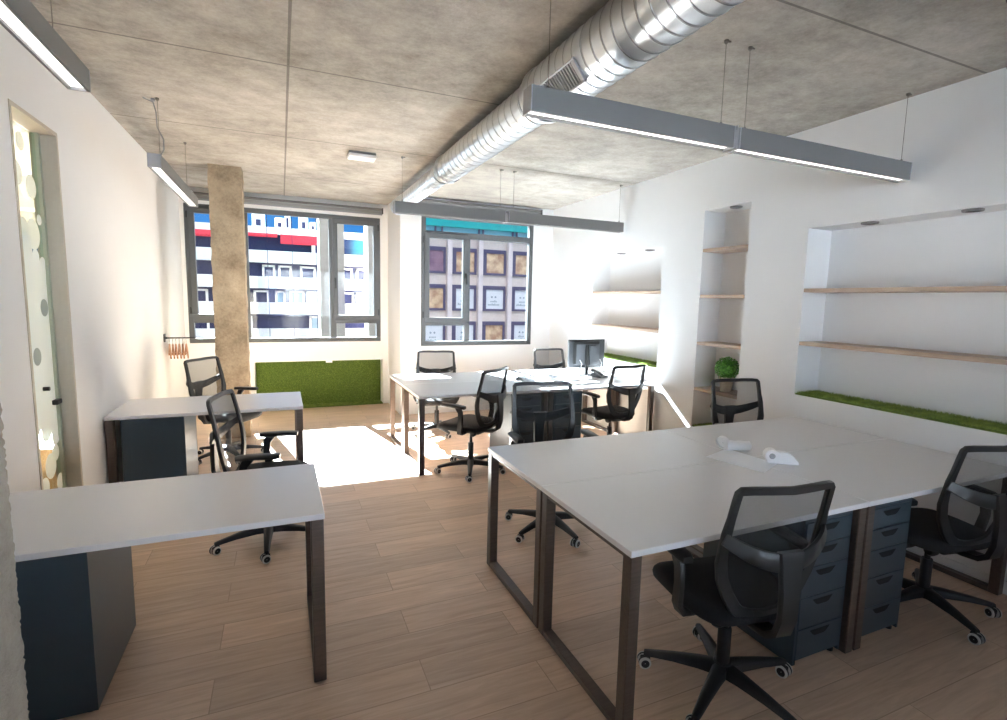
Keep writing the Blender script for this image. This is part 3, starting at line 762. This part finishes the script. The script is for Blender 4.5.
        for p, q in zip(ringsA, ringsA[1:]):
            for j in range(8): bm.faces.new((p[j], p[(j+1) % 8], q[(j+1) % 8], q[j]))
        bm.faces.new(ringsA[0]); bm.faces.new(ringsA[-1])
        obj('arm_pad', bm, M['black'], ar, 60)
    return t, [o.name for o in up]
chair0, UP = make_chair(); used = [False]
UPS = {n.split('.')[0] for n in UP}
def chair(label, x, y_, yaw, h, base=0.):
    if not used[0]: c = chair0; used[0] = True
    else: c = copy_tree(chair0)
    c.location = (x, y_, 0); c.rotation_euler = (0, 0, -R(yaw))
    for ch in c.children:
        if ch.name.split('.')[0] in UPS: ch.location.z = h
    for ch in c.children:
        n_ = ch.name.split('.')[0]
        if n_ in ('star_base', 'caster'): ch.rotation_euler.z = R(base)
    tag(c, label, 'office chair', 'black mesh office chairs'); return c
chair('black mesh office chair nearest the viewer, back turned, beside the front drawers', 1.685, 1.483, 9, .004, 18)
chair('black mesh office chair cut by the right edge of the photo', 3.20, 1.525, 10, -.002, -12)
chair('black mesh chair between the two tables, its back rising over the front table', 1.73, 3.11, 190, .033, 52)
chair('black mesh chair at the far table by the sun patch, turned sideways', 1.62, 4.49, -38, .018, 13)
chair('black mesh chair at the far table nearest the far niche, in front of the monitor', 3.27, 4.60, -8, -.005, 30)
chair('black mesh chair behind the far table, under the teal-view window frame', 1.705, 5.96, 193, -.01, 60)
chair('black mesh chair behind the far table, beside the monitor', 3.36, 5.95, 178, -.01, 0)
chair('black mesh chair between the two single desks on the left', -.115, 3.61, 102, .0, 29)
chair('black mesh chair behind the single desk, next to the concrete pillar', -.52, 5.70, 122, .0, 0)
chair('black mesh chair behind the front table, below the plant', 3.42, 2.87, 189, .024, 27)

for ch in chair0.children:
    if ch.name.split('.')[0] in ('backrest_frame', 'mesh_back', 'lumbar_band'): ch.scale.x = .91

# ------------------------------------------------------------------ things on the tables
bm = bmesh.new(); prism(bm, [(2.247, 2.201), (2.329, 1.875), (2.534, 1.963), (2.499, 2.285)], 'z', .7402, .7425)
tag(obj('paper_sheet', bm, M['paper']), 'white sheet of paper lying on the front table', 'paper')
def dispenser(label, x, y_, rz):
    t = thing('tape_dispenser', label, 'dispenser', (x, y_, .741), rz, 'small white dispensers')
    bm = bmesh.new(); prof = [(-.085, .0), (.085, .0), (.082, .012), (.05, .05), (.018, .064), (-.02, .066), (-.065, .06), (-.085, .03)]
    prism(bm, prof, 'y', -.024, .024); bmesh.ops.bevel(bm, geom=list(bm.edges), offset=.004, segments=2, affect='EDGES'); obj('body', bm, M['white_plastic'], t, 40)
    bm = bmesh.new(); lathe(bm, [(.016, -.028), (.036, -.028), (.038, -.02), (.038, .02), (.036, .028), (.016, .028)], 28, Matrix.Translation((-.06, 0, .042)) @ Matrix.Rotation(R(90), 4, 'X'), caps=False)
    lathe(bm, [(.016, -.022), (.004, -.022)], 28, Matrix.Translation((-.06, 0, .042)) @ Matrix.Rotation(R(90), 4, 'X'), caps=False)
    obj('roll_housing', bm, M['white_plastic'], t, 40)
    bm = bmesh.new(); lathe(bm, [(.010, -.0295), (.016, -.029), (.016, .029), (.010, .0295)], 20, Matrix.Translation((-.06, 0, .042)) @ Matrix.Rotation(R(90), 4, 'X')); obj('core', bm, M['grey_plastic'], t, 40)
    return t
# the first lies on its side: a ribbed barrel with a ring at its end
t = thing('tape_dispenser', 'white barrel-shaped dispenser lying behind the sheet of paper', 'dispenser', (2.53, 2.24, .741), R(-28), 'small white dispensers')
RX = Matrix.Translation((0, 0, .0305)) @ Matrix.Rotation(R(90), 4, 'Y')
bm = bmesh.new(); lathe(bm, [(.018, -.07), (.029, -.068), (.030, -.03), (.028, -.028), (.028, 0), (.030, .002), (.030, .03), (.028, .032), (.029, .072), (.02, .078)], 24, RX); obj('body', bm, M['white_plastic'], t, 40)
bm = bmesh.new(); lathe(bm, [(.032, -.006), (.042, -.005), (.042, .018), (.032, .019)], 28, Matrix.Translation((-.088, -.006, .043)) @ Matrix.Rotation(R(40), 4, 'Z') @ Matrix.Rotation(R(70), 4, 'Y'), caps=False); lathe(bm, [(.032, .004), (.004, .004)], 28, Matrix.Translation((-.088, -.006, .043)) @ Matrix.Rotation(R(40), 4, 'Z') @ Matrix.Rotation(R(70), 4, 'Y'), caps=False); obj('roll_housing', bm, M['white_plastic'], t, 40)
bm = bmesh.new(); box(bm, .005, .028, -.024, -.012, .034, .046, .003); obj('button', bm, M['handle'], t, 40)
dispenser('white wedge-shaped dispenser beside the sheet of paper, nearer the shelf wall', 2.575, 1.965, R(-35)+math.pi*0)

# monitor seen from behind
t = thing('computer_monitor', 'dark computer monitor seen from behind on the far table', 'monitor', (3.39, 5.30, .74), R(2))
bm = bmesh.new(); box(bm, -.257, .257, .0, .03, .09, .432, .006, 2); obj('housing', bm, M['monitor'], t, 40)
obj('screen', B(-.245, .245, .0295, .0315, .105, .42), M['screen'], t)
bm = bmesh.new(); box(bm, -.19, .17, -.028, .002, .13, .40, .014, 2); obj('rear_cover', bm, M['monitor_grey'], t, 40)
bm = bmesh.new(); box(bm, -.20, .16, -.031, -.02, .375, .41, .006); box(bm, -.215, -.17, -.031, -.02, .14, .40, .006); obj('rear_groove', bm, M['recess'], t)
bm = bmesh.new()
for k in range(4): box(bm, .03+k*.022, .045+k*.022, -.0295, -.027, .352, .366)
obj('vent_slots', bm, M['recess'], t)
bm = bmesh.new(); box(bm, -.045, -.003, -.05, -.026, .02, .37, .006); obj('stand_post', bm, M['recess'], t, 40)
bm = bmesh.new(); box(bm, .005, .125, -.05, -.027, .12, .36, .012, 2); obj('stand_cover', bm, M['monitor_grey'], t, 40)
bm = bmesh.new(); prism(bm, [(-.05+.14*math.cos(a)*1.1+.05, -.03+.09*math.sin(a)) for a in [2*math.pi*k/32 for k in range(32)]], 'z', .001, .02); obj('stand_base', bm, M['monitor'], t)
bm = bmesh.new()
for dx in (-.12, .17):
    tube(bm, [(dx, -.03, .19), (dx+.01, -.06, .15), (dx-.01, -.07, .08), (dx-.04, -.09, .03), (dx-.07, -.12, .006)], .005, 8)
obj('monitor_cable', bm, M['cable'], t, 60)
# black dock / phone beside the stand
t = thing('desk_phone', 'small black desk phone at the foot of the monitor', 'phone', (3.44, 5.09, .741), R(12))
bm = bmesh.new(); prism(bm, [(-.08, 0), (.08, 0), (.08, .05), (-.08, .02)], 'x', -.07, .07); bmesh.ops.bevel(bm, geom=list(bm.edges), offset=.006, segments=2, affect='EDGES'); obj('base', bm, M['black'], t, 40)
bm = bmesh.new(); tube(bm, [(-.045, .09, .062), (-.045, .07, .074), (-.045, 0, .066), (-.045, -.07, .05), (-.045, -.09, .036)], [.016, .02, .012, .02, .016], 10); obj('handset', bm, M['handle'], t, 50)
# cable nest
def nest(name, label, cx, cy, rx, ry, n, rad, mat, seed):
    rnd = random.Random(seed); bm = bmesh.new()
    for k in range(n):
        pts = []; a0 = rnd.uniform(0, 6.28); f = rnd.choice((1, 2, 3))
        for i in range(26):
            a = a0+2*math.pi*i/26*rnd.choice((1, 1)); s = .55+.45*math.sin(f*a+k)
            pts.append((cx+rx*s*math.cos(a), cy+ry*s*math.sin(a), .741+rad+(k % 4)*rad*2.0+.006*(1+math.sin(3*a+k))))
        tube(bm, pts, rad, 6, True)
    return tag(obj(name, bm, mat, smooth=60), label, 'cable')
nest('cable_bundle', 'coiled grey cables in a heap near the middle of the far table', 2.46, 5.06, .13, .10, 11, .006, M['cable_mid'], 3)
nest('cable_bundle', 'loose tangle of white cables between the coiled heap and the monitor', 2.79, 5.11, .20, .09, 8, .0045, M['cable_light'], 5)
t = thing('power_strip', 'white power strip on the far table in front of the monitor', 'power strip', (3.08, 4.95, .741), R(8))
obj('body', B(-.17, .17, -.025, .025, 0, .04, bev=.008), M['white_plastic'], t)
for k in range(5):
    bm = bmesh.new(); lathe(bm, [(.017, .0402), (.017, .0415)], 16, Matrix.Translation((-.12+k*.06, 0, 0))); obj('socket', bm, M['grey_plastic'], t)
bm = bmesh.new(); tube(bm, [(.17, 0, .02), (.21, .02, .012), (.25, .09, .008), (.20, .15, .008)], .005, 8); obj('cord', bm, M['cable_dark'], t, 60)

# plant
t = thing('potted_boxwood', 'round green boxwood in a pale pot on a shelf of the tall niche', 'potted plant', (XR+.115, 3.645, .795))
bm = bmesh.new(); lathe(bm, [(.048, 0), (.052, .004), (.064, .125), (.068, .135), (.066, .14), (.058, .138), (.055, .115)], 28); obj('pot', bm, M['pot'], t, 40)
bm = bmesh.new(); lathe(bm, [(.001, .118), (.056, .12)], 20, caps=False); obj('soil', bm, M['recess'], t)
bm = bmesh.new(); c = Vector((0, 0, .222))
bmesh.ops.create_icosphere(bm, subdivisions=3, radius=.086, matrix=Matrix.Translation(c))
for _ in range(900):
    d = Vector((random.gauss(0, 1), random.gauss(0, 1), random.gauss(0, 1))).normalized(); p = c+d*random.uniform(.082, .106)
    s = d.cross(Vector((random.gauss(0, 1), random.gauss(0, 1), random.gauss(0, 1)))).normalized(); u = (d*random.uniform(.1, .9)+d.cross(s)*random.uniform(-1, 1)).normalized()
    L = random.uniform(.014, .022); w = L*.42
    bm.faces.new([bm.verts.new(q) for q in (p, p+u*L*.5+s*w, p+u*L, p+u*L*.5-s*w)])
obj('foliage', bm, M['leaf'], t)

# clothes rod and hangers
t = thing('clothes_rail', 'thin dark clothes rail between the left wall and the pillar', 'clothes rail', (0, 0, 0))
bm = bmesh.new(); tube(bm, [(XL+.003, 6.58, 1.135), (-.685, 6.58, 1.135)], .0075, 10); obj('rail', bm, M['handle'], t, 50)
bm = bmesh.new(); box(bm, XL+.001, XL+.012, 6.545, 6.615, 1.09, 1.18, .003); box(bm, XL+.012, XL+.03, 6.57, 6.59, 1.125, 1.145, .002); obj('wall_plate', bm, M['handle'], t)
def hanger(x, rz):
    t = thing('wooden_coat_hanger', 'brown wooden coat hanger in the bunch on the rail by the left wall', 'coat hanger', (x, 6.58, 1.135), rz, 'wooden coat hangers on the rail')
    bm = bmesh.new(); sweep(bm, [(0, v, -.085-.115*abs(v/.2)**1.3) for v in [-.2+.4*k/14 for k in range(15)]], (1, 0, 0), [.026+.02*(1-abs(-1+2*k/14)) for k in range(15)], .014); obj('shoulder_bar', bm, M['hanger'], t, 50)
    bm = bmesh.new(); tube(bm, [(0, 0, -.075), (0, 0, -.045)]+[(0, .0225*math.cos(a), -.012+.0225*math.sin(a)) for a in [R(-60+24*k) for k in range(11)]], .0022, 6); obj('hook', bm, M['chrome'], t, 60)
    bm = bmesh.new(); tube(bm, [(0, -.165, -.172), (0, .165, -.172)], .005, 8); obj('trouser_bar', bm, M['hanger'], t, 60)
for x, a in ((-1.132, 12), (-1.102, 12), (-1.072, 12), (-1.04, 12), (-1.008, 11), (-.975, 12)): hanger(x, R(a))

# ------------------------------------------------------------------ outside
t = thing('street_fill_house', 'added unseen pale house behind the viewer, bouncing sun into the room', 'building', (0, -18, -12))  # added unseen house, bounces sunlight through the rear window as fill
bm = bmesh.new(); box(bm, -16, 20, -10, 0, 0, 15.5); box(bm, -16.3, 20.3, -10.3, .3, 15.5, 15.9); obj('wall', bm, M['render'], t)
for zz in (3, 6.2, 9.4, 12.4):
    for xx in range(-13, 19, 4): obj('window', B(xx, xx+1.2, -.03, .03, zz, zz+1.7), M['shade_glass'], t)
struct('street', B(-70, 90, -40, 130, -12.2, -12), M['street'], 'street far below the windows', 'street')
# white apartment block modelled in place of its reflection in mirror glass opposite
t = thing('street_reflected_apartments', 'white apartment block with balconies and red awnings, modelled in place of a mirror reflection', 'building', (0, 60, -12))
X0, X1 = -14., 9.6
bm = bmesh.new(); box(bm, X0, X1, 1.4, 12, 0, 20.2); obj('wall', bm, M['facade'], t)
fl = [(-18.0+12, 0)]
levels = [5.68+12, 2.98+12, .26+12, -2.55+12, -5.3+12, -8.0+12, -10.5+12]          # balcony fascia centre heights
for i, z in enumerate(levels):
    bm = bmesh.new(); poly = []
    n = 60
    for k in range(n+1):
        x = X0+(X1-X0)*k/n; ph = ((x-X0) % 3.9)/3.9
        poly.append((x, .55-.55*math.sin(math.pi*ph)**.7 if i else .3))
    poly += [(X1, 1.5), (X0, 1.5)]
    prism(bm, poly, 'z', z-.62, z+.62); obj('balcony', bm, M['facade'], t)
for i, z in enumerate(levels[:-1]):
    zb = levels[i+1]+.62 if i+1 < len(levels) else 0
    zt = z-.62
    bm = bmesh.new(); box(bm, X0+.2, X1-.2, 1.3, 1.39, zb, zt); obj('window_band', bm, M['shade_glass'], t)
    x = X0+.4; k = 0
    while x < X1-1.2:
        w = random.uniform(.8, 1.5)
        if random.random() < .62:
            bm = bmesh.new()
            for a in (0, w): box(bm, x+a-.11, x+a+.11, 1.12, 1.31, zb, zt-.25)
            box(bm, x-.11, x+w+.11, 1.12, 1.31, zt-.42, zt-.22); obj('window_frame', bm, M['facade'], t)
            if random.random() < .5: obj('curtain', B(x+.15, x+w-.15, 1.24, 1.3, zb, zt-.4), M['curtain'], t)
        x += w+random.uniform(.3, 1.1)
ztop = levels[0]+.62
bm = bmesh.new(); box(bm, X0, X1, 1.2, 1.4, ztop, ztop+2.0); obj('top_floor_glass', bm, M['shade_glass'], t)
bm = bmesh.new(); box(bm, X0, X1, .5, 4, ztop+1.75, ztop+2.45); box(bm, 3.2, 3.55, .6, 1.2, ztop, ztop+2); obj('parapet', bm, M['facade'], t)
for a, b, dz in ((.1, 4.0, 0), (-3.6, -.2, .6), (-8.5, -4.3, .3)):
    bm = bmesh.new(); prism(bm, [(.35, ztop+1.75), (1.2, ztop+1.75), (.0, ztop+.75+dz), (-.1, ztop+.75+dz), (-.1, ztop+.95+dz)], 'x', a, b); obj('awning', bm, M['awning'], t)
for x, w, h in ((-2.6, 1.2, 1.4), (-.4, .9, 1.1), (.6, .5, 2.0), (2.0, .9, 1.5), (3.1, .6, .9), (-5.5, 1.5, 1.4), (5.0, .8, 1.2)):
    bm = bmesh.new(); box(bm, x, x+w, 1.2, 2.2, ztop+2.45, ztop+2.45+h, .08); box(bm, x+w*.3, x+w*.7, 1.15, 1.22, ztop+2.6, ztop+2.4+h*.6, mi=1); obj('rooftop_unit', bm, None, t, mats=[M['facade'], M['shade_glass']])
# white tower seen through the narrow right sash
t = thing('street_tower_block', 'white stepped tower block seen through the narrow sash of the wide window', 'building', (0, 74, -12))
bm = bmesh.new(); box(bm, 7.4, 15, 0, 10, 0, 17.0); box(bm, 9.6, 11.4, .4, 8, 17.2, 19.2); box(bm, 12.2, 13.6, .4, 8, 17.2, 18.6); obj('wall', bm, M['facade'], t)
for k in range(5):
    for x in (9.3, 11.2, 12.9):
        obj('window', B(x, x+.75, -.06, .02, 2.3+3.0*k, 4.0+3.0*k), M['shade_glass'], t)
    obj('balcony', B(10.1, 12.6, -1.0, 0, 4.5+3.0*k, 5.4+3.0*k), M['facade'], t)
# stone-clad piers of the building opposite
def pier(label, x0, x1):
    t = thing('street_stone_pier', label, 'pier', (0, 16, -12), 0, 'stone piers across the street')
    bm = bmesh.new(); z = 0.
    while z < 18.4:
        box(bm, x0, x1, 0, .8, z+.006, z+.60-.006); z += .60
    box(bm, x0+.01, x1-.01, .02, .78, 0, 18.4); obj('stone_cladding', bm, M['stone'], t)
pier('pale stone-clad pier behind the mullion of the wide window', 1.05, 1.74)
pier('pale stone-clad pier at the frame side of the narrow sash', 2.42, 3.2)
for x in (-.32, .33, .98):
    tag(obj('street_glazing_bar', B(x-.008, x+.008, 16.2, 16.25, -12, 6.4), M['shade_glass']), {-.32: 'thin vertical glazing bar across the street, nearest the concrete pillar', .33: 'thin vertical glazing bar across the street, in the middle of the wide pane', .98: 'thin vertical glazing bar across the street, touching the stone pier'}[x], 'glazing bar', 'thin glazing bars across the street')
# pink stone office block
t = thing('street_office_building', 'pinkish stone office block with a grid of dark framed windows and a teal top band', 'building', (0, 44, -12))
bm = bmesh.new(); box(bm, 9.7, 32, .5, 12, 0, 19.2); obj('wall', bm, M['pink'], t)
px0, dx = 6.47, 2.90; rows = [4.98+12, 1.72+12, -1.54+12, -4.8+12]
for k in range(1, 9):
    xc = px0+dx*k
    bm = bmesh.new(); box(bm, xc+1.45-.2, xc+1.45+.2, 0, .5, 0, 19.2); obj('rib', bm, M['pink_rib'], t)
kinds = ['tan', 'poster', 'shade', 'tan', 'poster', 'tan', 'shade', 'poster']
for r_, zc in enumerate(rows):
    for k in range(2, 9):
        xc = px0+dx*k; a, b, z0, z1 = xc-1.14, xc+1.14, zc-1.1, zc+1.2
        bm = bmesh.new(); frame_ring(bm, a, b, z0, z1, .2, .32, .56); box(bm, a+.2, a+.36, .34, .56, z0+.2, z1-.2); box(bm, a+.36, b-.2, .34, .56, z1-.34, z1-.2); f = obj('window_frame', bm, M['purple_frame'], t)
        kind = {(0, 2): 'plum', (0, 3): 'tan', (0, 4): 'tan', (0, 5): 'tan', (1, 2): 'tan', (1, 3): 'poster', (1, 4): 'poster', (1, 5): 'poster', (2, 2): 'poster', (2, 3): 'poster', (2, 4): 'tan', (2, 5): 'poster'}.get((r_, k), random.choice(kinds))
        obj('pane', B(a+.2, b-.2, .44, .5, z0+.2, z1-.2), {'tan': M['tan'], 'poster': M['poster'], 'shade': M['shade_glass'], 'plum': M['plum']}[kind], f)
        if kind == 'poster':
            bm = bmesh.new(); rnd = random.Random(k*7+r_)
            for s in (-.28, .08): prism(bm, [(xc+s+.1+.09*math.cos(2*math.pi*i/12), zc+.18+.09*math.sin(2*math.pi*i/12)) for i in range(12)], 'y', .42, .44)
            for row, n_ in ((-.22, 5), (-.52, 9)):
                for i in range(n_):
                    x = xc+(i-(n_-1)/2)*.13; box(bm, x-.045, x+.03, .42, .44, zc+row-.07, zc+row+(.12 if rnd.random() < .3 else .05))
            obj('poster_print', bm, M['ink'], f)
bm = bmesh.new(); box(bm, 9.7, 32, -.3, .5, 19.85, 22.3); box(bm, 9.7, 32, -.35, -.3, 20.5, 20.6); obj('teal_band', bm, M['teal'], t)
bm = bmesh.new(); box(bm, 9.7, 32, .1, .5, 19.2, 19.86); obj('teal_glazing', bm, M['teal_pale'], t)
bm = bmesh.new()
for x in (12.3, 12.9, 16.3, 16.7, 19.6, 20.0): box(bm, x, x+.12, -.1, .1, 19.2, 20.2)
obj('band_post', bm, M['purple_frame'], t)

# ------------------------------------------------------------------ light
sun = bpy.data.lights.new('sun', 'SUN'); sun.energy = 98; sun.angle = R(.53); sun.color = (.84, .94, 1.0)
so = bpy.data.objects.new('sun', sun); COL.objects.link(so)
so.rotation_euler = Vector((.195, -1, -.75)).to_track_quat('-Z', 'Y').to_euler()
w = bpy.data.worlds.new('sky'); sc.world = w; w.use_nodes = True; nt = w.node_tree
bg = nt.nodes['Background']; tc = N(nt, 'ShaderNodeTexCoord'); sep = N(nt, 'ShaderNodeSeparateXYZ')
nt.links.new(tc.outputs['Generated'], sep.inputs[0])
rp = N(nt, 'ShaderNodeValToRGB'); cr = rp.color_ramp
cr.elements[0].position = 0; cr.elements[0].color = (.35, .42, .5, 1); cr.elements[1].position = 1; cr.elements[1].color = (2.2, 2.4, 2.7, 1)
for p, c in ((.5, (.30, .58, .9, 1)), (.53, (.06, .30, .78, 1)), (.62, (.05, .27, .76, 1)), (.70, (1.8, 2.0, 2.3, 1))):
    e = cr.elements.new(p); e.color = c
nt.links.new(math_node(nt, 'ADD', math_node(nt, 'MULTIPLY', sep.outputs['Z'], .5), .5), rp.inputs['Fac'])
nt.links.new(rp.outputs['Color'], bg.inputs['Color']); bg.inputs['Strength'].default_value = .56

# ------------------------------------------------------------------ camera
cam = bpy.data.cameras.new('camera'); co = bpy.data.objects.new('camera', cam); COL.objects.link(co); sc.camera = co
yaw, pitch, roll, H, f = .4078, .1152, .0216, 1.6192, 514.6
fwd = Vector((math.sin(yaw)*math.cos(pitch), math.cos(yaw)*math.cos(pitch), -math.sin(pitch)))
right = Vector((math.cos(yaw), -math.sin(yaw), 0)); upv = right.cross(fwd)
r2 = right*math.cos(roll)+upv*math.sin(roll); u2 = -right*math.sin(roll)+upv*math.cos(roll)
m3 = Matrix((r2, u2, -fwd)).transposed()
co.matrix_world = Matrix.Translation((0, 0, H)) @ m3.to_4x4()
cam.sensor_fit = 'HORIZONTAL'; cam.sensor_width = 36; cam.lens = f/1007*36; cam.clip_start = .05; cam.clip_end = 500

sc.view_settings.view_transform = 'Standard'; sc.view_settings.look = 'None'; sc.view_settings.gamma = 1
sc.view_settings.use_curve_mapping = False; sc.view_settings.exposure = .96
sc.cycles.max_bounces = 14; sc.cycles.diffuse_bounces = 10; sc.cycles.glossy_bounces = 5; sc.cycles.transparent_max_bounces = 24
sc.cycles.caustics_reflective = False; sc.cycles.caustics_refractive = False
sc.cycles.use_denoising = True
